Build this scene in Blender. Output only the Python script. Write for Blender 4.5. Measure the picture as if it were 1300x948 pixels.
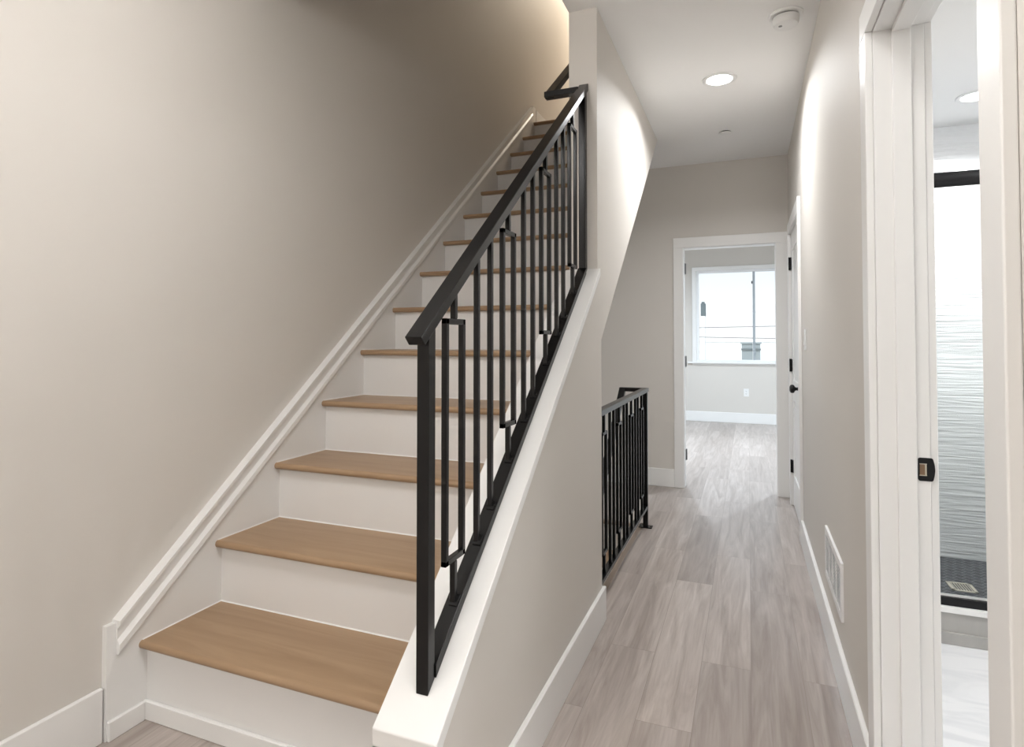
import bpy, bmesh, math, random
from mathutils import Vector, Matrix
random.seed(4)
for o in list(bpy.data.objects): bpy.data.objects.remove(o)
S = bpy.context.scene
COL = S.collection
PI = math.pi
R = math.radians

# ------------------------------------------------------------------ camera
cd = bpy.data.cameras.new('camera'); cam = bpy.data.objects.new('camera', cd); COL.objects.link(cam)
cam.location = (0, 0, 1.254)
cam.rotation_euler = (R(90 + 1.2895), 0, R(21.7502))
cd.sensor_width = 36; cd.sensor_fit = 'HORIZONTAL'
cd.lens = 751.26 / 1300 * 36
cd.shift_y = -(474 - 413.14) / 1300
cd.clip_start = 0.02; cd.clip_end = 600
S.camera = cam

# ------------------------------------------------------------------ exposure, sky, sun
S.view_settings.view_transform = 'Standard'; S.view_settings.look = 'None'
S.view_settings.gamma = 1; S.view_settings.use_curve_mapping = False
S.view_settings.exposure = 0.28
W = bpy.data.worlds.new('sky'); S.world = W; W.use_nodes = True
nt = W.node_tree; nt.nodes.clear()
wo = nt.nodes.new('ShaderNodeOutputWorld'); bg = nt.nodes.new('ShaderNodeBackground')
tc = nt.nodes.new('ShaderNodeTexCoord'); sx = nt.nodes.new('ShaderNodeSeparateXYZ'); rp = nt.nodes.new('ShaderNodeValToRGB')
nt.links.new(tc.outputs['Generated'], sx.inputs[0]); nt.links.new(sx.outputs['Z'], rp.inputs[0])
rp.color_ramp.elements[0].position = 0.0; rp.color_ramp.elements[0].color = (1.0, 1.0, 1.0, 1)
rp.color_ramp.elements[1].position = 0.15; rp.color_ramp.elements[1].color = (0.82, 0.915, 1.0, 1)
nt.links.new(rp.outputs[0], bg.inputs[0]); bg.inputs[1].default_value = 1.0
nt.links.new(bg.outputs[0], wo.inputs[0])
sd = bpy.data.lights.new('sun', 'SUN'); sd.energy = 2.0; sd.angle = R(2); sun = bpy.data.objects.new('sun', sd)
COL.objects.link(sun); sun.rotation_euler = (R(50), 0, R(-12))      # shines from behind the house on to the roofs beyond
POWER = dict(hall=15.5, near=5.5, front=26, up=40, bath=18, shower=14, back=58, globe=30, vanity=85, sconce=30)  # front, bath, back, globe, vanity and sconce feed unseen fill lamps
LAMP = (0.97, 0.985, 1.0); LAMP_FRONT = (1.0, 0.985, 0.97); LAMP_UP = (1.0, 0.87, 0.70); LAMP_BACK = (0.76, 0.88, 1.0)

# ------------------------------------------------------------------ materials
def mat(name, col, rough=.5, metal=0., spec=.5):
    m = bpy.data.materials.new(name); m.use_nodes = True
    b = m.node_tree.nodes['Principled BSDF']
    b.inputs['Base Color'].default_value = (*col, 1); b.inputs['Roughness'].default_value = rough
    b.inputs['Metallic'].default_value = metal; b.inputs['Specular IOR Level'].default_value = spec
    return m
def nodes(m): return m.node_tree.nodes, m.node_tree.links, m.node_tree.nodes['Principled BSDF']
def paint(name, col, rough, bump=.03, scale=180., var=.02):
    m = mat(name, col, rough); N, L, b = nodes(m)
    t = N.new('ShaderNodeTexCoord'); n = N.new('ShaderNodeTexNoise'); n.inputs['Scale'].default_value = scale
    L.new(t.outputs['Object'], n.inputs['Vector'])
    bp = N.new('ShaderNodeBump'); bp.inputs['Strength'].default_value = bump; bp.inputs['Distance'].default_value = .002
    L.new(n.outputs['Fac'], bp.inputs['Height']); L.new(bp.outputs[0], b.inputs['Normal'])
    n2 = N.new('ShaderNodeTexNoise'); n2.inputs['Scale'].default_value = 1.3; L.new(t.outputs['Object'], n2.inputs['Vector'])
    mx = N.new('ShaderNodeMix'); mx.data_type = 'RGBA'
    mx.inputs['A'].default_value = (*[c * (1 - var) for c in col], 1); mx.inputs['B'].default_value = (*[min(1, c * (1 + var)) for c in col], 1)
    L.new(n2.outputs['Fac'], mx.inputs['Factor']); L.new(mx.outputs['Result'], b.inputs['Base Color'])
    return m
def wood(name, c1, c2, axis, rough=.4, scale=1.0, spec=.5):
    """fine-grained timber, the grain running along axis"""
    m = mat(name, c1, rough, 0, spec); N, L, b = nodes(m)
    t = N.new('ShaderNodeTexCoord'); mp = N.new('ShaderNodeMapping')
    s = [14., 14., 14.]; s['xyz'.index(axis)] = 1.1
    mp.inputs['Scale'].default_value = [v * scale for v in s]
    oi = N.new('ShaderNodeObjectInfo'); cm = N.new('ShaderNodeVectorMath'); cm.operation = 'MULTIPLY_ADD'
    cb = N.new('ShaderNodeCombineXYZ')
    for i in range(3): L.new(oi.outputs['Random'], cb.inputs[i])
    cm.inputs[1].default_value = (9, 7, 5); L.new(cb.outputs[0], cm.inputs[0]); L.new(t.outputs['Object'], cm.inputs[2])
    L.new(cm.outputs[0], mp.inputs['Vector'])
    n = N.new('ShaderNodeTexNoise'); n.inputs['Scale'].default_value = 1.; n.inputs['Detail'].default_value = 6; n.inputs['Roughness'].default_value = .62; n.inputs['Distortion'].default_value = .9
    L.new(mp.outputs[0], n.inputs['Vector'])
    r = N.new('ShaderNodeValToRGB'); r.color_ramp.elements[0].position = .3; r.color_ramp.elements[1].position = .72
    r.color_ramp.elements[0].color = (*c2, 1); r.color_ramp.elements[1].color = (*c1, 1)
    L.new(n.outputs['Fac'], r.inputs[0]); L.new(r.outputs[0], b.inputs['Base Color'])
    bp = N.new('ShaderNodeBump'); bp.inputs['Strength'].default_value = .06; bp.inputs['Distance'].default_value = .001
    L.new(n.outputs['Fac'], bp.inputs['Height']); L.new(bp.outputs[0], b.inputs['Normal'])
    return m
def planks(name):
    m = mat(name, (.4, .35, .3), .30, 0, .6); N, L, b = nodes(m)
    t = N.new('ShaderNodeTexCoord'); sp = N.new('ShaderNodeSeparateXYZ'); L.new(t.outputs['Object'], sp.inputs[0])
    cb = N.new('ShaderNodeCombineXYZ'); L.new(sp.outputs['Y'], cb.inputs['X']); L.new(sp.outputs['X'], cb.inputs['Y'])
    br = N.new('ShaderNodeTexBrick'); br.offset = .37; br.offset_frequency = 2; br.squash = 1
    br.inputs['Scale'].default_value = 1; br.inputs['Brick Width'].default_value = 1.22; br.inputs['Row Height'].default_value = .178
    br.inputs['Mortar Size'].default_value = .0009; br.inputs['Mortar Smooth'].default_value = .3; br.inputs['Bias'].default_value = 0
    br.inputs['Color1'].default_value = (0, 0, 0, 1); br.inputs['Color2'].default_value = (1, 1, 1, 1); br.inputs['Mortar'].default_value = (.5, .5, .5, 1)
    L.new(cb.outputs[0], br.inputs['Vector'])
    # grain, shifted from plank to plank
    ad = N.new('ShaderNodeVectorMath'); ad.operation = 'MULTIPLY_ADD'; ad.inputs[1].default_value = (37, 11, 5)
    L.new(br.outputs['Color'], ad.inputs[0]); L.new(t.outputs['Object'], ad.inputs[2])
    mp = N.new('ShaderNodeMapping'); mp.inputs['Scale'].default_value = (17, 1.3, 1); L.new(ad.outputs[0], mp.inputs['Vector'])
    n = N.new('ShaderNodeTexNoise'); n.inputs['Scale'].default_value = 1; n.inputs['Detail'].default_value = 7; n.inputs['Roughness'].default_value = .6; n.inputs['Distortion'].default_value = 1.4
    L.new(mp.outputs[0], n.inputs['Vector'])
    mp2 = N.new('ShaderNodeMapping'); mp2.inputs['Scale'].default_value = (110, 5, 1); L.new(ad.outputs[0], mp2.inputs['Vector'])
    n2 = N.new('ShaderNodeTexNoise'); n2.inputs['Scale'].default_value = 1; n2.inputs['Detail'].default_value = 3; L.new(mp2.outputs[0], n2.inputs['Vector'])
    r = N.new('ShaderNodeValToRGB'); e = r.color_ramp.elements
    e[0].position = .25; e[0].color = (.285, .237, .208, 1); e[1].position = .75; e[1].color = (.52, .468, .435, 1)
    L.new(n.outputs['Fac'], r.inputs[0])
    mx = N.new('ShaderNodeMix'); mx.data_type = 'RGBA'; mx.blend_type = 'MULTIPLY'; mx.inputs['Factor'].default_value = 1
    r2 = N.new('ShaderNodeValToRGB'); r2.color_ramp.elements[0].color = (.84, .82, .81, 1); r2.color_ramp.elements[1].color = (1.14, 1.14, 1.14, 1)
    L.new(br.outputs['Color'], r2.inputs[0]); L.new(r.outputs[0], mx.inputs['A']); L.new(r2.outputs[0], mx.inputs['B'])
    mx2 = N.new('ShaderNodeMix'); mx2.data_type = 'RGBA'; mx2.blend_type = 'MULTIPLY'; mx2.inputs['Factor'].default_value = 1
    r3 = N.new('ShaderNodeValToRGB'); r3.color_ramp.elements[0].position = .3; r3.color_ramp.elements[0].color = (.90, .895, .89, 1); r3.color_ramp.elements[1].position = .6; r3.color_ramp.elements[1].color = (1, 1, 1, 1)
    L.new(n2.outputs['Fac'], r3.inputs[0]); L.new(mx.outputs['Result'], mx2.inputs['A']); L.new(r3.outputs[0], mx2.inputs['B'])
    mx3 = N.new('ShaderNodeMix'); mx3.data_type = 'RGBA'; mx3.inputs['B'].default_value = (.25, .21, .18, 1)
    L.new(br.outputs['Fac'], mx3.inputs['Factor']); L.new(mx2.outputs['Result'], mx3.inputs['A']); L.new(mx3.outputs['Result'], b.inputs['Base Color'])
    bp = N.new('ShaderNodeBump'); bp.inputs['Strength'].default_value = .12; bp.inputs['Distance'].default_value = .0015
    L.new(n2.outputs['Fac'], bp.inputs['Height']); L.new(bp.outputs[0], b.inputs['Normal'])
    return m
def wavy_tile(name):
    m = mat(name, (.80, .81, .82), .16); N, L, b = nodes(m)
    t = N.new('ShaderNodeTexCoord'); mp = N.new('ShaderNodeMapping'); mp.inputs['Scale'].default_value = (3.6, 3.6, 62)
    L.new(t.outputs['Object'], mp.inputs['Vector'])
    n = N.new('ShaderNodeTexNoise'); n.inputs['Scale'].default_value = 1; n.inputs['Detail'].default_value = 1.5; n.inputs['Distortion'].default_value = .6
    L.new(mp.outputs[0], n.inputs['Vector'])
    bp = N.new('ShaderNodeBump'); bp.inputs['Strength'].default_value = .55; bp.inputs['Distance'].default_value = .012
    L.new(n.outputs['Fac'], bp.inputs['Height']); L.new(bp.outputs[0], b.inputs['Normal'])
    return m
def mosaic(name):
    m = mat(name, (.02, .022, .027), .5, 0, .25); N, L, b = nodes(m)
    t = N.new('ShaderNodeTexCoord'); mp = N.new('ShaderNodeMapping'); mp.inputs['Rotation'].default_value = (0, 0, R(45)); L.new(t.outputs['Object'], mp.inputs['Vector'])
    br = N.new('ShaderNodeTexBrick'); br.offset = .5; br.inputs['Scale'].default_value = 1; br.inputs['Brick Width'].default_value = .044; br.inputs['Row Height'].default_value = .038
    br.inputs['Mortar Size'].default_value = .0026; br.inputs['Color1'].default_value = (.012, .013, .017, 1); br.inputs['Color2'].default_value = (.035, .038, .045, 1); br.inputs['Mortar'].default_value = (.13, .14, .15, 1)
    L.new(mp.outputs[0], br.inputs['Vector']); L.new(br.outputs['Color'], b.inputs['Base Color'])
    bp = N.new('ShaderNodeBump'); bp.invert = True; bp.inputs['Distance'].default_value = .002; L.new(br.outputs['Fac'], bp.inputs['Height']); L.new(bp.outputs[0], b.inputs['Normal'])
    return m
def marble(name, c1, c2, scale=2.2, rough=.4):
    m = mat(name, c1, rough); N, L, b = nodes(m)
    t = N.new('ShaderNodeTexCoord'); mp = N.new('ShaderNodeMapping'); mp.inputs['Scale'].default_value = (1, 3.5, 1); L.new(t.outputs['Object'], mp.inputs['Vector'])
    n = N.new('ShaderNodeTexNoise'); n.inputs['Scale'].default_value = scale; n.inputs['Detail'].default_value = 8; n.inputs['Distortion'].default_value = 2.
    L.new(mp.outputs[0], n.inputs['Vector'])
    r = N.new('ShaderNodeValToRGB'); e = r.color_ramp.elements; e[0].position = .35; e[0].color = (*c2, 1); e[1].position = .55; e[1].color = (*c1, 1)
    L.new(n.outputs['Fac'], r.inputs[0]); L.new(r.outputs[0], b.inputs['Base Color']); return m
def glass(name, tint, ior=1.45):
    m = bpy.data.materials.new(name); m.use_nodes = True; N = m.node_tree.nodes; L = m.node_tree.links; N.clear()
    o = N.new('ShaderNodeOutputMaterial'); mx = N.new('ShaderNodeMixShader'); tr = N.new('ShaderNodeBsdfTransparent'); gl = N.new('ShaderNodeBsdfGlossy'); fr = N.new('ShaderNodeFresnel')
    fr.inputs['IOR'].default_value = ior; tr.inputs[0].default_value = (*tint, 1); gl.inputs['Roughness'].default_value = .01
    L.new(fr.outputs[0], mx.inputs[0]); L.new(tr.outputs[0], mx.inputs[1]); L.new(gl.outputs[0], mx.inputs[2]); L.new(mx.outputs[0], o.inputs[0]); return m
def emit(name, col, s):
    m = mat(name, (.9, .9, .9), .5); b = m.node_tree.nodes['Principled BSDF']
    b.inputs['Emission Color'].default_value = (*col, 1); b.inputs['Emission Strength'].default_value = s; return m
M = dict(
    wall=paint('greige_wall_paint', (.65, .618, .575), .62, .04),
    ceiling=paint('white_ceiling_paint', (.87, .865, .855), .7, .03),
    trim=paint('white_trim_paint', (.83, .825, .81), .30, .02, 60., .008),
    riser=paint('white_riser_paint', (.80, .79, .775), .38, .02, 60., .012),
    oak=wood('oak_tread', (.43, .295, .18), (.32, .205, .118), 'x', .38),
    nosing=wood('tan_nosing', (.38, .30, .235), (.27, .205, .155), 'y', .4),
    floor=planks('greige_plank_floor'),
    black=mat('black_metal', (.006, .0058, .006), .25, 0., .32),
    blackmatte=mat('black_hardware', (.009, .009, .010), .38, 0., .25),
    white=mat('white_plastic', (.82, .82, .81), .35),
    grey=mat('gap_shade_and_latch', (.05, .05, .05), .6),  # dark tone paints the shade in gaps, slots and duct; latch too
    lens=emit('lamp_lens', (1, .97, .93), 9.),
    globe=emit('fill_globe_glow', LAMP_FRONT, POWER['globe']), sconceglow=emit('fill_sconce_glow', LAMP, POWER['sconce']), vanityglow=emit('fill_vanity_glow', LAMP, POWER['vanity']),  # glowing shades of unseen lamps added as fill
    tile=wavy_tile('wavy_white_tile'), mosaic=mosaic('black_mosaic_tile'),
    bathfloor=marble('white_marble_tile', (.80, .805, .82), (.70, .71, .73)),
    curb=marble('grey_stone_tile', (.44, .43, .41), (.38, .37, .355), 2.5, .35),
    quartz=mat('white_quartz', (.84, .84, .83), .25),
    hinge=mat('grey_hinge', (.22, .22, .22), .4, .5),
    brass=mat('satin_nickel', (.52, .48, .39), .45, .3),
    latchwood=mat('raw_wood_pocket', (.21, .13, .075), .7),
    glass=glass('clear_glass', (.97, .985, .98)), wglass=glass('window_glass', (.97, .98, .985)),
    mullionshade=mat('mullion_shade_grey', (.36, .40, .43), .4, .2),  # backlit shade of the mullion painted in as a greyer base colour
    vinyl=mat('white_vinyl', (.84, .85, .86), .35),
    outwhite=paint('white_render', (.86, .86, .84), .8, .0), outgrey=paint('grey_cladding', (.30, .34, .35), .8, 0.), outdark=paint('dark_slate_cladding', (.12, .15, .16), .8, 0.),
    ground=paint('pale_concrete', (.6, .6, .58), .9, 0.), wire=mat('dark_cable', (.16, .17, .18), .6), pole=mat('weathered_pole', (.7, .7, .7), .8),
)

# ------------------------------------------------------------------ mesh helpers
def bmnew(): return bmesh.new()
def box(bm, lo, hi, bev=0., seg=2):
    lo = Vector(lo); hi = Vector(hi)
    v = [bm.verts.new((x, y, z)) for x in (lo.x, hi.x) for y in (lo.y, hi.y) for z in (lo.z, hi.z)]
    f = [bm.faces.new([v[i] for i in q]) for q in ((0, 1, 3, 2), (4, 6, 7, 5), (0, 4, 5, 1), (2, 3, 7, 6), (0, 2, 6, 4), (1, 5, 7, 3))]
    if bev > 0:
        es = set(e for g in f for e in g.edges)
        bmesh.ops.bevel(bm, geom=list(es), offset=bev, segments=seg, affect='EDGES', profile=.5)
    return v
def prism(bm, pts, a, b, axis='x', bev=0.):
    """polygon given in the other two axes (in order), extruded along axis from a to b"""
    def P(t, p):
        return (t, p[0], p[1]) if axis == 'x' else (p[0], t, p[1]) if axis == 'y' else (p[0], p[1], t)
    A = [bm.verts.new(P(a, p)) for p in pts]; B = [bm.verts.new(P(b, p)) for p in pts]
    n = len(pts); f = [bm.faces.new(A), bm.faces.new(B[::-1])]
    for i in range(n): f.append(bm.faces.new([A[i], B[i], B[(i + 1) % n], A[(i + 1) % n]]))
    if bev > 0:
        bmesh.ops.bevel(bm, geom=list(set(e for g in f for e in g.edges)), offset=bev, segments=2, affect='EDGES', profile=.5)
def bar(bm, p, q, w, h, side=(1, 0, 0), bev=.0015):
    """rectangular bar from p to q; w along side, h across"""
    p = Vector(p); q = Vector(q); d = (q - p).normalized(); s = Vector(side); s = (s - d * s.dot(d)).normalized(); u = d.cross(s)
    v = [[bm.verts.new(c + s * (a * w / 2) + u * (b * h / 2)) for a, b in ((-1, -1), (1, -1), (1, 1), (-1, 1))] for c in (p, q)]
    f = [bm.faces.new(v[0]), bm.faces.new(v[1][::-1])]
    for i in range(4): f.append(bm.faces.new([v[0][i], v[1][i], v[1][(i + 1) % 4], v[0][(i + 1) % 4]]))
    if bev > 0:
        bmesh.ops.bevel(bm, geom=list(set(e for g in f for e in g.edges)), offset=bev, segments=1, affect='EDGES')
def lathe(bm, prof, c, axis='z', n=48):
    """revolve (radius, height) pairs about axis through c"""
    rings = []
    for r, hgt in prof:
        if r < 1e-6:
            rings.append([bm.verts.new(orient((0, 0, hgt), c, axis))])
        else:
            rings.append([bm.verts.new(orient((r * math.cos(2 * PI * i / n), r * math.sin(2 * PI * i / n), hgt), c, axis)) for i in range(n)])
    for a, b in zip(rings, rings[1:]):
        for i in range(n):
            j = (i + 1) % n
            if len(a) == 1 and len(b) == 1: continue
            if len(a) == 1: bm.faces.new([a[0], b[i], b[j]])
            elif len(b) == 1: bm.faces.new([a[i], b[0], a[j]])
            else: bm.faces.new([a[i], b[i], b[j], a[j]])
def orient(v, c, axis):
    x, y, z = v
    if axis == 'x': x, y, z = z, x, y
    if axis == 'y': x, y, z = y, z, x
    return (c[0] + x, c[1] + y, c[2] + z)
def wloc(o):
    v = Vector((0, 0, 0))
    while o: v += Vector(o.location); o = o.parent
    return v
def obj(name, bm, m, parent=None, smooth=False, origin=None):
    """link bm (in place coordinates) as ONE mesh object"""
    bmesh.ops.recalc_face_normals(bm, faces=bm.faces[:])
    base = wloc(parent) if parent else Vector((0, 0, 0))
    org = Vector(origin) if origin else base
    bmesh.ops.translate(bm, verts=bm.verts[:], vec=-org)
    me = bpy.data.meshes.new(name); bm.to_mesh(me); bm.free()
    ms = m if isinstance(m, (list, tuple)) else [m]
    for x in ms: me.materials.append(x)
    o = bpy.data.objects.new(name, me); COL.objects.link(o); o.location = org - base
    if parent: o.parent = parent
    if smooth:
        for p in me.polygons: p.use_smooth = True
        me.set_sharp_from_angle(angle=R(38))
    return o
def thing(name, label, cat, loc, group=None):
    o = bpy.data.objects.new(name, None); COL.objects.link(o); o.location = loc; o.empty_display_size = .1
    o['label'] = label; o['category'] = cat
    if group: o['group'] = group
    return o
def tag(o, label, cat, group=None):
    o['label'] = label; o['category'] = cat
    if group: o['group'] = group
    return o
def struct(name, bm, m, parent=None, smooth=False):
    o = obj(name, bm, m, parent, smooth)
    if not parent: o['kind'] = 'structure'
    return o
def sroot(name, loc):
    o = bpy.data.objects.new(name, None); COL.objects.link(o); o.location = loc; o.empty_display_size = .1; o['kind'] = 'structure'; return o
def boxes(name, m, *bs, parent=None, bev=0.):
    bm = bmnew()
    for b in bs: box(bm, b[0], b[1], bev)
    return struct(name, bm, m, parent)

# ------------------------------------------------------------------ key dimensions (metres; hall runs along +Y, camera over the origin)
XR = .305                     # right wall of the hall
XK = -.614; XW = -.742        # hall face and stair face of the stair wall
XS = -1.8668; XL = -1.887     # skirt face and face of the left wall
ZC = 2.73                     # ceiling
YB = 5.192; YB2 = 5.31        # wall at the end of the hall
YW = 9.484                    # window wall of the room beyond
YE = 2.555                    # end of the full height stair wall
RUN, RISE, Y1, Z1 = .2966, .2339, 1.3721, .2612
NT = 14
SL = .7796                    # slope of cap and railing
CAPC = .4217 - SL * 1.0888    # cap top: z = CAPC + SL*y
UPZ = Z1 + (NT - 1) * RISE    # upper floor
FRONT = -3.6

# ------------------------------------------------------------------ shell
FL = .22
struct_floor = boxes('floor', M['floor'],
    ((XL, FRONT, -FL), (XR, 2.66, 0)), ((-.665, 2.66, -FL), (XR, 4.10, 0)), ((XL, 4.10, -FL), (XR, YB2, 0)), ((XL, YB2, -FL), (1.9, YW + .1, 0)),
    ((XR, 4.0, -FL), (1.0, YB2, -.001)))
# left wall runs from below the floor to the upper storey
boxes('wall_left', M['wall'], ((XL - .12, FRONT - .12, -2.8), (XL, YW + .2, 5.9)))
# right wall with the bathroom door and the closet door cut out
ZD = 2.045
BY0, BY1 = .962, 1.747
CY0, CY1 = 4.115, 4.955
bm = bmnew()
X2 = XR + .111
for a, b, z0, z1 in ((FRONT, BY0 - .02, 0, ZC), (BY0 - .02, BY1 + .02, ZD + .02, ZC), (BY1 + .02, CY0 - .02, 0, ZC), (CY0 - .02, CY1 + .02, ZD + .02, ZC), (CY1 + .02, YB2, 0, ZC)):
    box(bm, (XR, a, z0), (X2, b, z1))
struct('wall_right', bm, M['wall'])
# end wall with the doorway to the far room
DX0, DX1 = -.509, .212
bm = bmnew()
box(bm, (XL, YB, -.0), (DX0 - .02, YB2, ZC)); box(bm, (DX0 - .02, YB, ZD - .01), (DX1 + .02, YB2, ZC)); box(bm, (DX1 + .02, YB, 0), (XR, YB2, ZC))
struct('wall_back', bm, M['wall'])
# room behind: far wall with window opening, side wall
WX0, WX1, WZ0, WZ1 = -.735, .92, .905, 2.292
bm = bmnew()
box(bm, (XL, YW, 0), (WX0, YW + .14, ZC)); box(bm, (WX1, YW, 0), (1.9, YW + .14, ZC)); box(bm, (WX0, YW, 0), (WX1, YW + .14, WZ0)); box(bm, (WX0, YW, WZ1), (WX1, YW + .14, ZC))
struct('wall_far', bm, M['wall'])
boxes('wall_far_right', M['wall'], ((1.9, YB2, -.02), (2.02, YW + .14, ZC)), ((X2, YB2 - .1, 0), (1.9, YB2, ZC)))
boxes('wall_front', M['wall'], ((XL, FRONT - .12, 0), (X2, FRONT, ZC)))
# stair wall: knee wall under the sloping cap, full height beyond, lower edge rising with the flight
CT = .034                     # cap thickness, measured upright
def capz(y): return CAPC + SL * y
yk0 = 1.10
low = [(yk0, 0), (yk0, capz(yk0) - CT - .004), (YE, capz(YE) - CT - .004), (YE, ZC), (4.452, ZC), (2.6226, 1.2505), (2.6226, 0)]
bm = bmnew(); prism(bm, low, XW, XK, 'x'); struct('wall_stair', bm, M['wall'])
# storey above: wall beside the stairwell, floor edge, ceiling, ends
boxes('wall_upper_right', M['wall'], ((XW, 1.86, ZC + .02), (XK, 9.2, 5.9)))
boxes('wall_upper_front', M['wall'], ((XL, 1.74, ZC + .25), (XK, 1.85, 5.9)))
boxes('wall_upper_back', M['wall'], ((XL, 9.2, UPZ), (XK, 9.32, 5.9)))
boxes('floor_upper', M['floor'], ((XL, Y1 + (NT - 1) * RUN + .06, UPZ - .3), (XW - .0015, 9.2, UPZ - .001)))
boxes('ceiling_upper', M['ceiling'], ((XL, 1.2, 5.9), (XK, 9.3, 6.0)))
# ceiling of this storey, open over the stairs
bm = bmnew()
for lo, hi in (((XL, FRONT, ZC), (X2, 1.85, ZC + .25)), ((XK, 1.85, ZC), (X2, YB2, ZC + .25)), ((XL, 4.90, ZC), (XW, YB2, ZC + .03)), ((XW, 4.45, ZC), (XK, YB2, ZC + .02)), ((XL, YB2, ZC), (2.0, YW + .14, ZC + .25)), ((XW, 1.85, ZC), (XK, YE + .02, ZC + .02))):
    box(bm, lo, hi)
struct('ceiling', bm, M['ceiling'])
# stairwell below
boxes('wall_stairwell_right', M['wall'], ((-.662, .6, -2.8), (-.56, 4.2, -FL)))
boxes('wall_stairwell_back', M['wall'], ((XL, 4.102, -2.8), (-.665, 4.2, -FL)))
boxes('wall_stairwell_front', M['wall'], ((XL, .5, -2.8), (-.56, .6, -FL)))
boxes('floor_lower', M['floor'], ((XL, .5, -2.9), (-.5, 4.2, -2.8)))

# ------------------------------------------------------------------ skirtings
BB, BT = .15, .016
def board(bm, lo, hi): box(bm, lo, hi, .003, 1)
def base(name, *bs):
    bm = bmnew()
    for lo, hi in bs: board(bm, lo, hi)
    return struct(name, bm, M['trim'])
base('baseboard_right', ((XR - BT, FRONT, 0), (XR, .887, BB)), ((XR - BT, 1.833, 0), (XR, 4.025, BB)))
base('baseboard_stair', ((XK, 1.112, 0), (XK + BT, 2.6226 + BT, BB)), ((XW, 2.6226, 0), (XK, 2.6226 + BT, BB)))
base('baseboard_back', ((XL, YB - BT, 0), (-.588, YB, BB)))
base('baseboard_far', ((XL, YW - BT, 0), (1.9, YW, BB)))
base('baseboard_left', ((XL, FRONT, 0), (XL + BT, 1.262, .168)))
base('baseboard_upper', ((XL, Y1 + (NT - 1) * RUN + .10, UPZ), (XL + BT, 9.2, UPZ + .15)))
# shoe along the bottom riser and the foot of the skirt board
bm = bmnew(); sy = Y1 + .03
board(bm, (XS, sy - .014, 0), (XW, sy, .062)); board(bm, (XS, 1.268, 0), (XS + .014, sy - .014, .062))
struct('baseboard_stairs', bm, M['trim'])

# skirt board on the left wall with its moulded capping
NC = Z1 - RISE / RUN * Y1     # nosing line: z = NC + k*y
k = RISE / RUN
mt, mb = NC + .160, NC + .054
yend = 5.19
bm = bmnew()
prism(bm, [(1.266, 0), (1.266, .354), (1.297, .354), (1.297, mb + k * 1.297 + .02), (yend, mb + k * yend + .02), (yend + .03, UPZ + .148), (yend + .1, UPZ + .148), (yend + .1, UPZ - .15), (yend - .2, UPZ - .42), (2.0, NC + k * 2.0 - .32), (1.44, 0)], XL, XS, 'x')
struct('trim_1', bm, M['trim'])
bm = bmnew()
prof = [(XL, mb), (XS + .010, mb), (XS + .015, mb + .008), (XS + .015, mb + .030), (XS + .004, mb + .046), (XS + .003, mt - .026), (XS + .014, mt - .016), (XS + .017, mt - .013), (XS + .017, mt), (XL, mt)]
va = [bm.verts.new((x, 1.297, c + k * 1.297)) for x, c in prof]; vb = [bm.verts.new((x, yend, c + k * yend)) for x, c in prof]
bm.faces.new(va); bm.faces.new(vb[::-1])
for i in range(len(prof)): bm.faces.new([va[i], vb[i], vb[(i + 1) % len(prof)], va[(i + 1) % len(prof)]])
struct('trim_2', bm, M['trim'])

# cap and end board of the knee wall
CX0, CX1 = -.757, -.600
bm = bmnew()
prism(bm, [(1.086, capz(1.086) - CT - .02), (1.086, capz(1.086)), (YE, capz(YE)), (YE, capz(YE) - CT), (1.118, capz(1.118) - CT)], CX0, CX1, 'x', .0025)
box(bm, (CX0, 1.086, 0), (CX1, 1.108, capz(1.086) - CT), .0025)
struct('trim_3', bm, M['trim'])

# ------------------------------------------------------------------ staircase going up
st = thing('staircase', 'closed staircase with oak treads and white risers climbing along the left wall', 'staircase', (XS, Y1, 0))
def tread(parent, x0, x1, y, z, depth, flip=1):
    t = .027; rr = t / 2
    prof = [(y + flip * (rr - rr * math.cos(a)), z - rr + rr * math.sin(a)) for a in [(-90 + 180 * i / 12) * PI / 180 for i in range(13)]]
    prof += [(y + flip * depth, z), (y + flip * depth, z - t)]
    b = bmnew(); prism(b, prof, x0, x1, 'x'); return obj('tread', b, M['oak'], parent, True, origin=(x0, y, z))
for i in range(NT):
    y = Y1 + i * RUN; z = Z1 + i * RISE
    if i < NT - 1: tread(st, XS, XW - .0015, y, z, RUN + .03)
    else: tread(st, XS, XW - .0015, y, z, .10)
    b = bmnew(); box(b, (XS, y + .03, 0 if i == 0 else z - RISE), (XW - .0015, y + .045, z - .027))
    obj('riser', b, M['riser'], st)
    b = bmnew(); d = .0035        # bead of caulk where the tread meets riser and skirt
    yb_ = y + RUN + .03 if i < NT - 1 else y + .1
    prism(b, [(yb_, z), (yb_ - d, z), (yb_, z + d)], XS, XW - .002, 'x'); prism(b, [(XS, z), (XS + d, z), (XS, z + d)], y + .012, yb_, 'y')
    obj('caulk_bead', b, M['trim'], st)
# underside boarding of the flight
b = bmnew()
ys, ye2 = Y1 + .25, 4.75
prism(b, [(ys, NC + k * ys - .285), (ye2 + .1, NC + k * (ye2 + .1) - .285), (ye2 + .1, NC + k * (ye2 + .1) - .30), (ys, NC + k * ys - .30)], XS, XW - .0015, 'x')
obj('soffit', b, M['wall'], st)

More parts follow.
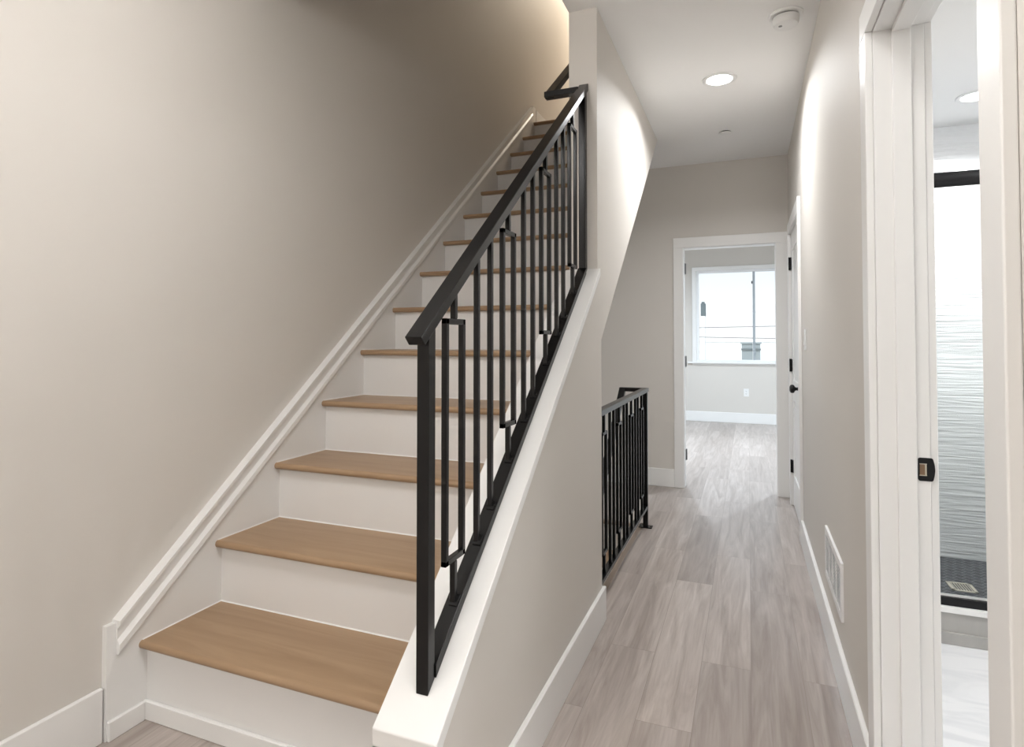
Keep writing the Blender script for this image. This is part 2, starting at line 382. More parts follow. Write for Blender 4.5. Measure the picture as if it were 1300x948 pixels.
# staircase going down behind the landing railing
sd_ = thing('staircase', 'lower staircase going down through the floor opening behind the landing railing', 'staircase', (XL, 4.1, -.2))
for i in range(12):
    y = 4.1 - i * .265; z = -.205 * i
    b = bmnew(); box(b, (XL + .003, y - .012, z - .205), (-.685, y, z - .027 if i else -.028)); obj('riser', b, M['riser'], sd_)
    tread(sd_, XL + .003, -.685, y - .265 - .025, z - .205, .29 - .012)
b = bmnew(); box(b, (XL, 4.068, -.027), (-.665, 4.1, 0), .006); box(b, (-.70, 2.66, -.027), (-.665, 4.1, 0), .006)
struct('trim_6', b, M['nosing'])
b = bmnew(); box(b, (-.68, 2.66, -FL - .02), (-.665, 4.1, -.028)); struct('trim_7', b, M['trim'])

# ------------------------------------------------------------------ railings
BAR = .0145
def loop_panel(parent, x, ya, yb, zt, zb, ztop, zbot):
    b = bmnew(); h = BAR / 2; ym = (ya + yb) / 2
    for y in (ya, yb): bar(b, (x, y, zb - h), (x, y, zt + h), BAR, BAR)
    for z in (zt, zb): bar(b, (x, ya - h, z), (x, yb + h, z), BAR, BAR)
    bar(b, (x, ym, zt + h), (x, ym, ztop), BAR, BAR); bar(b, (x, ym, zbot), (x, ym, zb - h), BAR, BAR)
    return obj('rectangle_loop', b, M['black'], parent)
def baluster(parent, x, y, z0, z1):
    b = bmnew(); bar(b, (x, y, z0), (x, y, z1), BAR, BAR); return obj('baluster', b, M['black'], parent)

XB = -.673; HS = .785
rt = thing('stair_railing', 'sloping black metal railing with rectangle loops standing on the white cap of the stairs', 'railing', (XB, 1.165, capz(1.165)))
def rz(c, y): return c + HS * y
def cz(y): return capz(y)
ct = math.cos(math.atan(HS))
HT = .026                      # handrail thickness
hc = .388 - HT / 2 / ct
yA, yP = 1.167, 2.532
b = bmnew()
yh0, yh1 = 1.108, YE - .002
prism(b, [(yh0, rz(.388, yh0)), (yh1, rz(.388, yh1)), (yh1, rz(.388, yh1) - HT / ct), (yh0 + .018, rz(.388, yh0) - .018 / 1.0)], -.694, -.652, 'x', .002)
obj('handrail', b, M['black'], rt)
b = bmnew(); N2 = .0305 / 2
prism(b, [(yA - N2, cz(yA - N2)), (yA + N2, cz(yA + N2)), (yA + N2, rz(.388, yA + N2) - HT / ct + .002), (yA - N2, rz(.388, yA - N2) - HT / ct + .002)], XB - N2, XB + N2, 'x', .0015)
obj('newel_post', b, M['black'], rt)
b = bmnew()
prism(b, [(yP - N2, cz(yP - N2)), (yP + N2, cz(yP + N2)), (yP + N2, rz(.388, yP + N2) - HT / ct + .004), (yP - N2, rz(.388, yP - N2) - HT / ct + .004)], XB - N2, XB + N2, 'x', .0015)
obj('end_post', b, M['black'], rt)
b = bmnew(); BRT = .030       # bottom rail, upright thickness
prism(b, [(yA + N2, cz(yA + N2) + .001), (yA + N2, cz(yA + N2) + BRT), (yP - N2, cz(yP - N2) + BRT), (yP - N2, cz(yP - N2) + .001)], XB - .019, XB + .019, 'x', .0015)
obj('bottom_rail', b, M['black'], rt)
SPC = .0885
ysb = [yA + SPC * (i + 1) for i in range(14)]
ysb = [y + .001 for y in ysb]
for i in range(4):
    a, c = ysb[4 * i], ysb[4 * i + 1]; ym = (a + c) / 2
    loop_panel(rt, XB, a, c, rz(.275, ym), rz(-.300, ym), rz(.388, ym) - HT / ct + .006, cz(ym) + BRT - .006)
    if i < 3:
        for y in (ysb[4 * i + 2], ysb[4 * i + 3]): baluster(rt, XB, y, cz(y) + BRT - .006, rz(.388, y) - HT / ct + .006)
# fixing clips and screws of the balusters on the bottom rail
for i in range(14):
    j = i % 4
    if j == 1: continue
    y = ysb[i] + (SPC / 2 if j == 0 else 0)
    b = bmnew(); z = cz(y) + BRT
    bar(b, (XB + .004, y - .012, z - .0094 + .002), (XB + .004, y + .012, z + .0094 + .002), .022, .004, bev=.0008)
    lathe(b, [(0, .0035), (.0035, .0025), (.0045, 0)], (XB + .0125, y, z + .001), 'z', 10)
    obj('clip', b, M['black'], rt)
# handrail return, stepping round the wall end and on up the stairs
b = bmnew()
yj = 2.535; zj = 2.357
box(b, (-.848, yj - .021, zj - .013), (-.690, yj + .021, zj + .013), .002)
bar(b, (-.827, yj - .012, zj - .006), (-.827, 4.9, zj - .006 + (4.9 - yj) * k), .042, .026)
obj('wall_handrail', b, M['black'], rt)
for y in (3.0, 4.0):
    b = bmnew(); z = zj - .02 + (y - yj) * k
    bar(b, (-.827, y, z), (-.827, y, z - .06), .012, .012); bar(b, (-.827, y, z - .06), (XW, y, z - .06), .012, .012, (0, 1, 0)); obj('bracket', b, M['black'], rt)

XG = -.645
lt = thing('landing_railing', 'level black metal railing with rectangle loops guarding the stair opening beside the hall', 'railing', (XG, 4.025, 0))
gy0, gyP = 2.665, 4.025
ztop, zbr = .925, .145
b = bmnew(); box(b, (XG - .021, 2.642, ztop - .026), (XG + .021, gyP + .022, ztop), .002); obj('handrail', b, M['black'], lt)
b = bmnew(); box(b, (XG - .0155, gy0 - .0155, .105), (XG + .0155, gy0 + .0155, ztop - .024), .0015); obj('start_post', b, M['black'], lt)
b = bmnew(); box(b, (XG - .0155, gyP - .0155, .004), (XG + .0155, gyP + .0155, ztop - .024), .0015); obj('end_post', b, M['black'], lt)
b = bmnew(); box(b, (XG - .044, gyP - .03, 0), (XG + .044, gyP + .03, .006), .0015)
for sx_ in (-.034, .034): lathe(b, [(0, .004), (.004, .003), (.005, 0)], (XG + sx_, gyP, .006), 'z', 10)
obj('foot_plate', b, M['black'], lt)
b = bmnew(); box(b, (XG - .016, gy0, zbr - .020), (XG + .016, gyP - .0155, zbr), .0015); obj('bottom_rail', b, M['black'], lt)
yl = [gy0 + .0895 * (i + 1) for i in range(14)]
for i in range(4):
    a, c = yl[4 * i], yl[4 * i + 1]
    loop_panel(lt, XG, a, c, .803, .240, ztop - .022, zbr - .004)
    if i < 3:
        for y in (yl[4 * i + 2], yl[4 * i + 3]): baluster(lt, XG, y, zbr - .004, ztop - .022)
b = bmnew()
XH = -.795
box(b, (XH - .021, gyP - .021, ztop - .026), (XG - .018, gyP + .021, ztop), .002)
bar(b, (XH, gyP - .008, ztop - .014), (XH, 2.75, ztop - .014 - (gyP - 2.75) * .80), .042, .026)
obj('lower_handrail', b, M['black'], lt)

# ------------------------------------------------------------------ doors and casings
CW, CTK = .084, .018          # casing width, thickness
# bathroom doorway (no leaf to be seen)
d1 = sroot('door_1', (XR, (BY0 + BY1) / 2, 0))
def casing_set(parent, face, sgn, axis, a, b, ztop_, rev=.005):
    """flat casing with an eased inner edge round an opening a..b on a wall plane at 'face'"""
    bm = bmnew(); o = face + sgn * CTK
    lo, hi = min(face, o), max(face, o)
    def bx(u0, u1, z0, z1):
        if axis == 'y': box(bm, (lo, u0, z0), (hi, u1, z1), .0025)
        else: box(bm, (u0, lo, z0), (u1, hi, z1), .0025)
    bx(a - rev - CW, a - rev, 0, ztop_ + rev); bx(b + rev, b + rev + CW, 0, ztop_ + rev); bx(a - rev - CW, b + rev + CW, ztop_ + rev, ztop_ + rev + CW)
    return obj('casing', bm, M['trim'], parent)
CW = .075
casing_set(d1, XR, -1, 'y', BY0, BY1, ZD); casing_set(d1, X2, 1, 'y', BY0, BY1, ZD)
bm = bmnew()
box(bm, (XR, BY0 - .02, 0), (X2, BY0, ZD + .02), .0015); box(bm, (XR, BY1, 0), (X2, BY1 + .02, ZD + .02), .0015); box(bm, (XR, BY0, ZD), (X2, BY1, ZD + .02), .0015)
obj('jamb', bm, M['trim'], d1)
bm = bmnew()
box(bm, (.345, BY1 - .011, 0), (.386, BY1, ZD), .002); box(bm, (.345, BY0, 0), (.386, BY0 + .011, ZD), .002); box(bm, (.345, BY0, ZD - .011), (.386, BY1, ZD), .002)
obj('door_stop', bm, M['trim'], d1)
# strike plate on the far jamb
bm = bmnew(); zc_ = .931; hh = .0285
pts = []
def arc(cx, cz, r, a0, a1, n=6): return [(cx + r * math.cos(R(a0 + (a1 - a0) * i / n)), cz + r * math.sin(R(a0 + (a1 - a0) * i / n))) for i in range(n + 1)]
x0, x1 = .389, .4225
pts = arc(x0 + .005, zc_ - hh + .005, .005, 180, 270) + arc(x1 - .006, zc_ - hh + .005, .005, 270, 330) + [(x1 + .0015, zc_ - .012), (x1 + .0025, zc_), (x1 + .0015, zc_ + .012)] + arc(x1 - .006, zc_ + hh - .005, .005, 30, 90) + arc(x0 + .005, zc_ + hh - .005, .005, 90, 180)
prism(bm, pts, BY1 - .0022, BY1 + .0002, 'y')
sp_ = obj('strike_plate', bm, M['blackmatte'], d1); sp_['label'] = 'black latch strike plate on the white jamb'
bm = bmnew(); box(bm, (.3925, BY1 - .0028, zc_ - .014), (.4035, BY1 - .0021, zc_ + .013)); obj('latch_pocket', bm, M['latchwood'], sp_)
bm = bmnew()
for u in ((.3920, zc_ - .0155, .4075, zc_ - .0135), (.4035, zc_ - .0135, .4070, zc_ + .013), (.3920, zc_ + .0125, .4075, zc_ + .0145)): box(bm, (u[0], BY1 - .0032, u[1]), (u[2], BY1 - .0020, u[3]))
obj('latch_rim', bm, M['brass'], sp_)

# doorway at the end of the hall
d2 = sroot('door_2', ((DX0 + DX1) / 2, YB, 0))
CW = .078
ZD2 = 2.025
bm = bmnew(); CTK = .016; lo, hi = YB - CTK, YB
box(bm, (DX0 - CW, lo, 0), (DX0, hi, ZD2), .0025); box(bm, (DX1, lo, 0), (XR - .004, hi, ZD2), .0025); box(bm, (DX0 - CW, lo, ZD2), (XR - .004, hi, ZD2 + .085), .0025)
obj('casing', bm, M['trim'], d2)
bm = bmnew(); box(bm, (DX0 - CW, YB2, 0), (DX0, YB2 + CTK, ZD2), .0025); box(bm, (DX1, YB2, 0), (DX1 + CW, YB2 + CTK, ZD2), .0025); box(bm, (DX0 - CW, YB2, ZD2), (DX1 + CW, YB2 + CTK, ZD2 + .085), .0025)
obj('casing', bm, M['trim'], d2)
bm = bmnew()
box(bm, (DX0 - .02, YB, 0), (DX0 + .004, YB2, ZD2 + .02), .0015); box(bm, (DX1 - .004, YB, 0), (DX1 + .02, YB2, ZD2 + .02), .0015); box(bm, (DX0, YB, ZD2 - .004), (DX1, YB2, ZD2 + .02), .0015)
obj('jamb', bm, M['trim'], d2)
for z in (.26, 1.06, 1.86):
    bm = bmnew(); box(bm, (DX0 + .0035, YB2 - .034, z - .045), (DX0 + .006, YB2 - .002, z + .045))
    lathe(bm, [(0, -.047), (.0065, -.047), (.0065, .047), (0, .047)], (DX0 + .008, YB2 + .006, z), 'z', 12); obj('hinge', bm, M['hinge'], d2)

# closet door in the right wall, closed
d3 = sroot('door_3', (XR, (CY0 + CY1) / 2, 0))
CW = .084; CTK = .018
casing_set(d3, XR, -1, 'y', CY0, CY1, ZD)
bm = bmnew()
box(bm, (XR, CY0 - .02, 0), (X2, CY0, ZD + .02), .0015); box(bm, (XR, CY1, 0), (X2, CY1 + .02, ZD + .02), .0015); box(bm, (XR, CY0, ZD), (X2, CY1, ZD + .02), .0015)
obj('jamb', bm, M['trim'], d3)
def panel_door(bm, x, t, y0, y1, z0, z1, panels, rec=.009):
    """leaf with sunk panels on its hall face, built as stiles, rails and sunk fields"""
    ys_ = sorted({y0, y1, *[p[0] for p in panels], *[p[1] for p in panels]}); zs_ = sorted({z0, z1, *[p[2] for p in panels], *[p[3] for p in panels]})
    box(bm, (x + rec, y0, z0), (x + t, y1, z1))
    for i in range(len(ys_) - 1):
        for j in range(len(zs_) - 1):
            cy, cz_ = (ys_[i] + ys_[i + 1]) / 2, (zs_[j] + zs_[j + 1]) / 2
            if any(p[0] < cy < p[1] and p[2] < cz_ < p[3] for p in panels): continue
            box(bm, (x, ys_[i], zs_[j]), (x + rec + .001, ys_[i + 1], zs_[j + 1]))
    for p in panels: box(bm, (x + rec - .005, p[0] + .03, p[2] + .03), (x + rec + .001, p[1] - .03, p[3] - .03), .003, 1)
bm = bmnew()
a, c = CY0 + .003, CY1 - .003; XD = XR + .004
panel_door(bm, XD, .035, a, c, .012, ZD - .003, [(a + .11, c - .11, .24, .80), (a + .11, c - .11, .95, ZD - .13)])
leaf = obj('door_leaf', bm, M['trim'], d3)
bm = bmnew(); kc = (XD, CY0 + .065, .935)
lathe(bm, [(0, 0), (.030, 0), (.031, -.004), (.027, -.008), (.011, -.010), (.0095, -.028), (.013, -.034), (.024, -.040), (.0275, -.050), (.025, -.060), (.014, -.066), (0, -.067)], kc, 'x', 28)
kn = obj('door_knob', bm, M['blackmatte'], leaf, True); kn['label'] = 'round black door knob'
for z in (.295, 1.055, 1.825):
    bm = bmnew()
    lathe(bm, [(0, -.048), (.0075, -.048), (.0075, .048), (0, .048)], (XR - .0085, CY1 + .001, z), 'z', 12)
    box(bm, (XR - .003, CY1 - .024, z - .046), (XR + .0045, CY1 - .001, z + .046)); hg = obj('hinge', bm, M['blackmatte'], leaf)

# ------------------------------------------------------------------ far room window
w1 = sroot('window_1', ((WX0 + WX1) / 2, YW, 0))
bm = bmnew(); c_ = .062
box(bm, (WX0 - c_, YW - .018, WZ0), (WX0, YW, WZ1), .0025); box(bm, (WX1, YW - .018, WZ0), (WX1 + c_, YW, WZ1), .0025); box(bm, (WX0 - c_, YW - .018, WZ1), (WX1 + c_, YW, WZ1 + .058), .0025)
obj('casing', bm, M['trim'], w1)
bm = bmnew(); box(bm, (WX0 - c_ - .07, YW - .05, WZ0 - .024), (WX1 + c_ + .07, YW + .08, WZ0), .004); box(bm, (WX0 - c_, YW - .016, WZ0 - .052), (WX1 + c_, YW, WZ0 - .024), .0025); obj('window_sill', bm, M['trim'], w1)
bm = bmnew(); f0, f1 = YW + .004, YW + .08; fw = .034
box(bm, (WX0, f0, WZ0), (WX0 + fw, f1, WZ1)); box(bm, (WX1 - fw, f0, WZ0), (WX1, f1, WZ1)); box(bm, (WX0 + fw, f0, WZ0), (WX1 - fw, f1, WZ0 + fw)); box(bm, (WX0 + fw, f0, WZ1 - fw), (WX1 - fw, f1, WZ1))
obj('window_frame', bm, M['vinyl'], w1)
bm = bmnew(); mx_ = .084; box(bm, (mx_ - .017, f0 + .005, WZ0 + fw), (mx_ + .017, f1 - .01, WZ1 - fw), .002); obj('mullion', bm, M['mullionshade'], w1)
for a, c, yy in ((WX0 + fw, mx_ - .020, f0 + .03), (mx_ + .020, WX1 - fw, f0 + .036)):
    bm = bmnew(); box(bm, (a, yy, WZ0 + fw), (c, yy + .005, WZ1 - fw)); obj('pane', bm, M['wglass'], w1)
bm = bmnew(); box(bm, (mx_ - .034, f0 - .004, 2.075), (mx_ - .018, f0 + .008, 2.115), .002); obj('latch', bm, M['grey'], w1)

# ------------------------------------------------------------------ wall fittings
ol = thing('wall_outlet', 'white duplex power outlet low on the far room wall under the window', 'outlet', (-.032, YW, .455))
bm = bmnew(); box(bm, (-.068, YW - .006, .397), (.004, YW, .513), .0025); obj('cover_plate', bm, M['white'], ol)
for z in (.436, .475):
    bm = bmnew(); box(bm, (-.049, YW - .0085, z - .0145), (-.015, YW - .005, z + .0145), .003); so = obj('socket', bm, M['white'], ol)
    bm = bmnew()
    for x in (-.039, -.026): box(bm, (x - .0013, YW - .0088, z - .002), (x + .0013, YW - .0083, z + .008))
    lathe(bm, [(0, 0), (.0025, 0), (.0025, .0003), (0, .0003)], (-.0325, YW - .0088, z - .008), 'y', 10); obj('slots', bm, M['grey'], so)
sy_ = 3.74
sw = thing('light_switch', 'white light switch on the right wall just before the closet door', 'switch', (XR, sy_, 1.25))
bm = bmnew(); box(bm, (XR - .006, sy_ - .035, 1.19), (XR, sy_ + .035, 1.309), .0025); obj('cover_plate', bm, M['white'], sw)
bm = bmnew(); prism(bm, [(XR - .0055, 1.217), (XR - .0125, 1.2195), (XR - .0075, 1.25), (XR - .0075, 1.2805), (XR - .0055, 1.283)], sy_ - .0165, sy_ + .0165, 'y', .0008); obj('rocker', bm, M['white'], sw)

vy0, vy1, vz0, vz1 = 2.385, 2.85, .256, .462
vr = thing('vent_register', 'white slotted return air grille low on the right wall above the baseboard', 'vent', (XR, (vy0 + vy1) / 2, vz0))
bm = bmnew(); fwd = .026
for lo, hi in (((vy0, vz0), (vy1, vz0 + fwd)), ((vy0, vz1 - fwd), (vy1, vz1)), ((vy0, vz0 + fwd), (vy0 + fwd, vz1 - fwd)), ((vy1 - fwd, vz0 + fwd), (vy1, vz1 - fwd))):
    box(bm, (XR - .009, lo[0], lo[1]), (XR, hi[0], hi[1]))
for q in range(1, 4):
    y = vy0 + fwd + (vy1 - vy0 - 2 * fwd) * q / 4; box(bm, (XR - .009, y - .009, vz0 + fwd), (XR, y + .009, vz1 - fwd))
obj('frame', bm, M['white'], vr)
bm = bmnew(); n_ = 13
for q in range(n_):
    z = vz0 + fwd + (vz1 - vz0 - 2 * fwd) * (q + .5) / n_
    prism(bm, [(XR - .0085, z + .0018), (XR - .0085, z + .0048), (XR - .001, z - .0010), (XR - .001, z - .0040)], vy0 + fwd, vy1 - fwd, 'y')
obj('louvers', bm, M['white'], vr)
bm = bmnew(); box(bm, (XR - .0012, vy0 + .012, vz0 + .012), (XR - .0002, vy1 - .012, vz1 - .012)); obj('duct_shade_sheet', bm, M['grey'], vr)  # dark sheet paints the shade behind the louvers
bm = bmnew()
for y in (vy0 + .012, vy1 - .012): bm = bmnew(); lathe(bm, [(.0045, 0), (.0035, -.0018), (0, -.002)], (XR - .009, y, (vz0 + vz1) / 2), 'x', 12); obj('screw', bm, M['white'], vr)


# ceiling fittings
def recessed_light(x, y, z, label, power, r=.095, col=LAMP, spread=165):
    t = thing('recessed_light', label, 'ceiling light', (x, y, z))
    bm = bmnew(); ri = r * .74
    lathe(bm, [(r, 0), (r, -.003), (r * .97, -.0055), (ri * 1.06, -.0065), (ri, -.004), (ri, 0)], (x, y, z), 'z', 48); obj('trim_ring', bm, M['white'], t, True)
    bm = bmnew(); lathe(bm, [(ri, -.0005), (ri, -.0025), (0, -.0025)], (x, y, z), 'z', 48); obj('lens', bm, M['lens'], t)
    ld = bpy.data.lights.new('lamp_glow', 'AREA'); ld.shape = 'DISK'; ld.size = ri * 1.9; ld.energy = power; ld.color = col; ld.spread = R(spread)
    lo = bpy.data.objects.new('lamp_glow', ld); COL.objects.link(lo); lo.parent = t; lo.location = (0, 0, -.0075)
    return t
recessed_light(-.14, 3.535, ZC, 'lit round recessed ceiling light over the middle of the hall', POWER['hall'], spread=155)
recessed_light(-.25, .72, ZC, 'unseen round ceiling light, oversized to soften shadows, over the near end of the hall by the bathroom door', POWER['near'], .34)  # out of view; made this wide to soften the railing shadows
pg = thing('fill_globe_pendant', 'added unseen fill lamp, a lit white globe pendant in the front room before the stairs', 'pendant lamp', (-.92, .72, ZC))  # unseen globe added to brighten the left wall and stairs
bm = bmnew(); lathe(bm, [(.06, 0), (.06, -.015), (.012, -.03), (0, -.03)], (-.92, .72, ZC), 'z', 32); obj('canopy', bm, M['blackmatte'], pg, True)
bm = bmnew(); lathe(bm, [(0, -.028), (.005, -.028), (.005, -.06), (.028, -.062), (.028, -.10), (0, -.10)], (-.92, .72, ZC), 'z', 20); obj('stem', bm, M['blackmatte'], pg)
bm = bmnew(); lathe(bm, [(.13 * math.sin(R(a)), -.215 + .13 * math.cos(R(a))) for a in range(0, 181, 10)], (-.92, .72, ZC), 'z', 32); obj('globe_shade', bm, M['globe'], pg, True)
recessed_light(-1.25, -2.5, ZC, 'unseen recessed fill light added in the front corner of the front room, by the left wall', POWER['front'], col=LAMP_FRONT)  # unseen lamp added as frontal fill
recessed_light(-.55, -2.4, ZC, 'unseen recessed fill light added in the front room in line with the stair wall', POWER['front'], col=LAMP_FRONT)  # second unseen fill lamp added behind the camera
recessed_light(-1.3, 7.2, 5.9, 'recessed ceiling light of the upper storey beyond the stairs', POWER['up'], col=LAMP_UP)
recessed_light(-.9, 7.0, ZC, 'unseen recessed fill light added in the far room, on its left side', POWER['back'], col=LAMP_BACK)  # unseen cool lamp added to brighten the far room
recessed_light(.9, 7.0, ZC, 'unseen recessed fill light added in the far room, on its right side', POWER['back'], col=LAMP_BACK)  # matching unseen lamp added for the far room's other side
recessed_light(1.045, 3.50, 2.44, 'lit recessed ceiling light over the tiled shower', POWER['shower'], .085, spread=140)
recessed_light(1.5, 2.25, 2.44, 'unseen recessed fill light added over the bathroom floor', POWER['bath'], .085)  # unseen lamp added to light the bathroom

sm = thing('smoke_detector', 'round white smoke detector on the hall ceiling near the right wall', 'smoke detector', (.172, 2.935, ZC))
bm = bmnew(); lathe(bm, [(.072, 0), (.072, -.006), (.068, -.010), (0, -.010)], (.172, 2.935, ZC), 'z', 48); obj('base_ring', bm, M['white'], sm, True)
bm = bmnew(); lathe(bm, [(.049, -.0095), (.049, -.0165), (0, -.0165)], (.172, 2.935, ZC), 'z', 48); obj('gap_shade_ring', bm, M['grey'], sm)  # dark ring paints the shade in the gap under the base
bm = bmnew(); lathe(bm, [(0, -.0155), (.056, -.0155), (.057, -.018), (.054, -.042), (.050, -.050), (.040, -.054), (0, -.055)], (.172, 2.935, ZC), 'z', 48); bd = obj('body', bm, M['white'], sm, True)
bm = bmnew(); lathe(bm, [(.008, -.0535), (.008, -.0555), (0, -.056)], (.148, 2.925, ZC), 'z', 20); obj('test_button', bm, M['hinge'], bd)
sk = thing('sprinkler_cover', 'small white concealed sprinkler cover on the ceiling at the far end of the hall', 'sprinkler', (-.138, 4.46, ZC))
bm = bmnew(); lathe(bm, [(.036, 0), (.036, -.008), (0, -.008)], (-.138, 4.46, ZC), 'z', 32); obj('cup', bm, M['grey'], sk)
bm = bmnew(); lathe(bm, [(0, -.0075), (.043, -.0075), (.044, -.009), (.043, -.0105), (0, -.011)], (-.138, 4.46, ZC), 'z', 32); obj('cover_plate', bm, M['white'], sk)

# ------------------------------------------------------------------ bathroom
ZB = 2.44; BX = 2.3; SY = 2.956; SB = 3.95
boxes('floor_bath', M['bathfloor'], ((XR, -.3, -FL), (BX, SY, -.0005)))
boxes('ceiling_bath', M['ceiling'], ((X2, -.3, ZB), (BX, SB, ZB + .2)))
boxes('wall_bath', M['wall'], ((X2, -.42, 0), (BX, -.3, ZB)), ((BX, -.3, 0), (BX + .12, SY, ZB)))
boxes('wall_shower', M['tile'], ((X2, SB, 0), (BX, SB + .1, ZB)), ((BX, SY, 0), (BX + .12, SB + .1, ZB)), ((X2, SY + .02, 0), (X2 + .012, SB, ZB)))
boxes('floor_shower', M['mosaic'], ((X2, SY + .10, -.1), (BX, SB, .05)))
bm = bmnew(); box(bm, (X2, SY + .004, 0), (BX, SY + .115, .126)); struct('trim_4', bm, M['curb'])
bm = bmnew(); box(bm, (X2, SY - .004, .126), (BX, SY + .12, .150), .003); struct('trim_5', bm, M['quartz'])
bm = bmnew(); box(bm, (X2, SY - .008, 0), (BX, SY + .004, .048), .002); struct('baseboard_bath', bm, M['curb'])
sh = thing('shower_door', 'black framed glass shower screen standing on the white curb in the bathroom', 'shower door', (1.36, SY + .03, .15))
bm = bmnew(); box(bm, (X2 + .012, SY + .012, .150), (BX, SY + .058, .184), .002); obj('bottom_track', bm, M['blackmatte'], sh)
bm = bmnew(); prof = [(SY + .035 + .024 * math.cos(R(a)), 1.928 + .033 * math.sin(R(a))) for a in range(0, 360, 15)]
prism(bm, prof, X2 + .012, BX, 'x'); obj('header_rail', bm, M['blackmatte'], sh, True)
bm = bmnew(); box(bm, (X2 + .014, SY + .031, .184), (BX - .01, SY + .039, 1.90)); obj('glass_panel', bm, M['glass'], sh)
bm = bmnew(); box(bm, (X2 + .014, SY + .028, .184), (BX - .01, SY + .042, .190)); obj('seal_highlight', bm, M['quartz'], sh)  # white strip paints the highlight along the glass edge and gasket
vl = thing('fill_vanity_light', 'added unseen fill lamp, a black bar with three lit round shades high on the bathroom wall facing the doorway', 'wall lamp', (BX - .0015, 1.7, 2.0))  # unseen wall lamp added to lift the shower ceiling
bm = bmnew(); box(bm, (BX - .03, 1.35, 1.96), (BX - .0015, 2.05, 2.04), .004); obj('back_plate', bm, M['blackmatte'], vl)
for y in (1.45, 1.7, 1.95):
    bm = bmnew(); lathe(bm, [(0, -.03), (.02, -.03), (.02, -.07), (0, -.07)], (BX, y, 2.0), 'x', 16); ar = obj('arm', bm, M['blackmatte'], vl)
    bm = bmnew(); lathe(bm, [(.055 * math.sin(R(a)), -.115 + .055 * math.cos(R(a))) for a in range(0, 181, 12)], (BX, y, 2.0), 'x', 24); obj('lamp_shade', bm, M['vanityglow'], vl, True)
sc = thing('fill_stair_sconce', 'added unseen fill lamp, round and lit, on the left wall over the lower stairs', 'wall lamp', (XL + .0015, 3.3, .95))  # unseen wall lamp added to light the lower stairwell
bm = bmnew(); lathe(bm, [(0, .0), (.06, .0), (.06, .014), (.015, .022), (.015, .05), (0, .05)], (XL + .0015, 3.3, .95), 'x', 28); obj('back_plate', bm, M['blackmatte'], sc, True)
bm = bmnew(); lathe(bm, [(.08 * math.sin(R(a)), .12 - .08 * math.cos(R(a))) for a in range(0, 181, 12)], (XL + .0015, 3.3, .95), 'x', 28); obj('lamp_shade', bm, M['sconceglow'], sc, True)
dr = thing('shower_drain', 'square metal slotted drain in the black mosaic shower floor', 'drain', (.95, 3.495, .05))
bm = bmnew(); dx0, dx1, dy0, dy1, dz = .898, 1.004, 3.437, 3.553, .05
for lo, hi in (((dx0, dy0), (dx1, dy0 + .014)), ((dx0, dy1 - .014), (dx1, dy1)), ((dx0, dy0), (dx0 + .014, dy1)), ((dx1 - .014, dy0), (dx1, dy1))): box(bm, (lo[0], lo[1], dz), (hi[0], hi[1], dz + .004))
obj('frame', bm, M['brass'], dr)
bm = bmnew()
for q in range(7):
    x = dx0 + .014 + (dx1 - dx0 - .028) * (q + .5) / 7; box(bm, (x - .0020, dy0 + .012, dz + .0008), (x + .0020, dy1 - .012, dz + .0032))
obj('grate', bm, M['brass'], dr)
bm = bmnew(); box(bm, (dx0 + .01, dy0 + .01, dz), (dx1 - .01, dy1 - .01, dz + .0005)); obj('sump_shade', bm, M['grey'], dr)  # flat dark sheet stands in for the shaded depth below the grate

# ------------------------------------------------------------------ outside the window
GZ = -3.4
bm = bmnew(); box(bm, (-150, YW + .14, GZ - .2), (150, 240, GZ)); struct('ground', bm, M['ground'])
def at(px, py, Y):             # where a sight line through the window meets a distance
    u = (px - 650) / 751.26; v = (py - 413.14) / 751.26; pt = R(1.2895); ya = R(21.7502)
    d = math.cos(pt) + v * math.sin(pt); z = -v * math.cos(pt) + math.sin(pt)
    x, y = u * math.cos(ya) - d * math.sin(ya), u * math.sin(ya) + d * math.cos(ya)
    return (x * Y / y, Y, 1.254 + z * Y / y)
bl = thing('building', 'long low white building seen under the wires through the far window', 'building', (0, 62, GZ))
bm = bmnew(); box(bm, (-16, 60, GZ), (16, 70, .95)); obj('wall', bm, M['outwhite'], bl)
bm = bmnew(); box(bm, (-16.1, 59.9, .95), (16.1, 70.1, 1.15)); obj('parapet', bm, M['outwhite'], bl)
A = at(941.5, 434.5, 44); B = at(965.5, 456, 44)
sb = thing('building', 'small grey flat roofed shed seen behind the window mullion', 'building', ((A[0] + B[0]) / 2, 45, GZ))
bm = bmnew(); box(bm, (A[0], 44, GZ), (B[0], 47, A[2] - .1)); obj('wall', bm, M['outgrey'], sb)
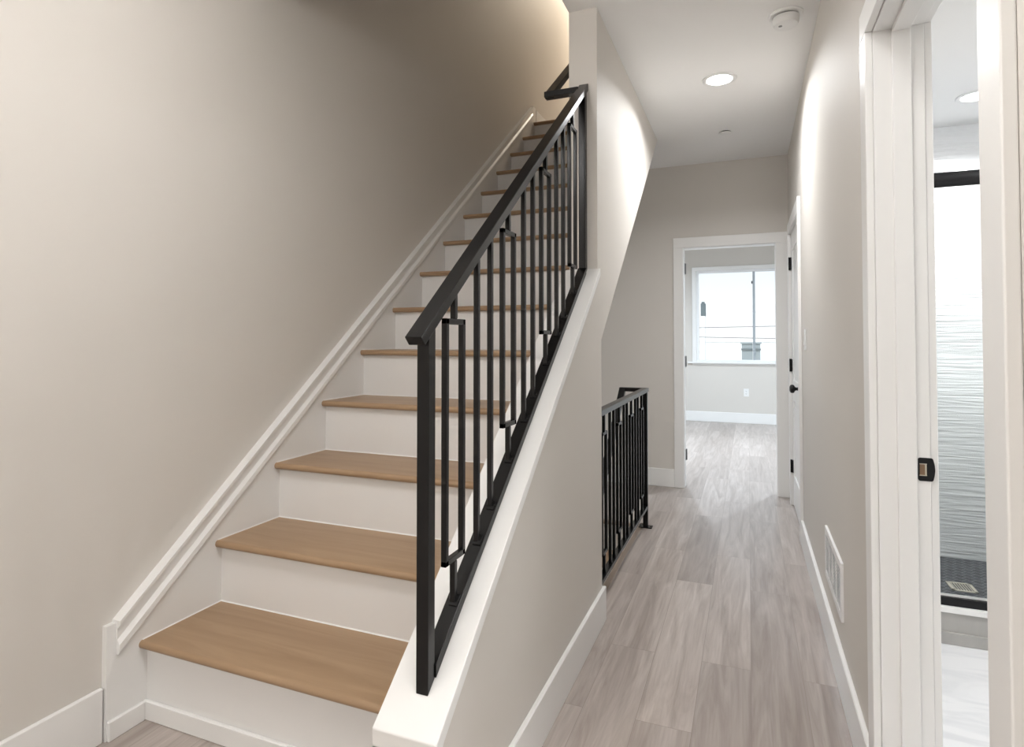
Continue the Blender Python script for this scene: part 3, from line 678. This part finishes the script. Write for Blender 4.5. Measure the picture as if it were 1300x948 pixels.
bm = bmnew(); zz = at(950, 443.5, 44)[2]; box(bm, (A[0] - .03, 43.9, zz - .05), (B[0] + .03, 44.05, zz + .06)); obj('canopy', bm, M['outdark'], sb)
bm = bmnew(); box(bm, (A[0] - .08, 43.9, A[2] - .1), (B[0] + .08, 47.1, A[2])); obj('roof', bm, M['outgrey'], sb)
A = at(889.5, 383, 44); B = at(895.5, 401, 44)
tw = thing('chimney', 'pale square chimney stack with a dark top at the left edge of the far window', 'chimney', ((A[0] + B[0]) / 2, 44.3, GZ))
bm = bmnew(); box(bm, (A[0] + .02, 44.02, GZ), (B[0] - .04, 44.6, B[2])); obj('stack', bm, M['outwhite'], tw)
bm = bmnew(); box(bm, (A[0], 44, B[2]), (B[0], 44.65, A[2] - .12), .02); obj('dark_top', bm, M['outdark'], tw)
bm = bmnew(); box(bm, (A[0] + .05, 44.05, A[2] - .12), (A[0] + .25, 44.5, A[2]), .02); obj('pot', bm, M['outdark'], tw)
P = at(956.3, 396, 30)
up = thing('utility_pole', 'utility pole with a crossarm behind the window mullion', 'pole', (P[0], 30, GZ))
bm = bmnew(); lathe(bm, [(0, GZ), (.045, GZ), (.035, P[2] + .3), (0, P[2] + .3)], (P[0], 30, 0), 'z', 14); obj('pole', bm, M['pole'], up)
bm = bmnew(); box(bm, (P[0] - .12, 29.9, P[2] - .06), (P[0] + .12, 30.0, P[2] + .04)); obj('crossarm', bm, M['pole'], up)
def wire(label, py, dy, sag):
    a = at(886, py, 30); n = 16; bm = bmnew(); pts = []
    for i in range(n + 1):
        t = i / n; x = -9 + 18 * t; pts.append(Vector((x, 29.944, a[2] + dy * (x - a[0]) - sag * (1 - (2 * t - 1) ** 2))))
    for p, q in zip(pts, pts[1:]): bar(bm, p, q, .03, .03, (0, 1, 0), 0)
    tag(obj('utility_wire', bm, M['wire']), label, 'wire', 'wires outside the far window')
wire('upper dark wire crossing the sky outside the far window', 415.5, .015, .02)
wire('lower dark wire running just above the white building outside', 426.5, -.02, .05)
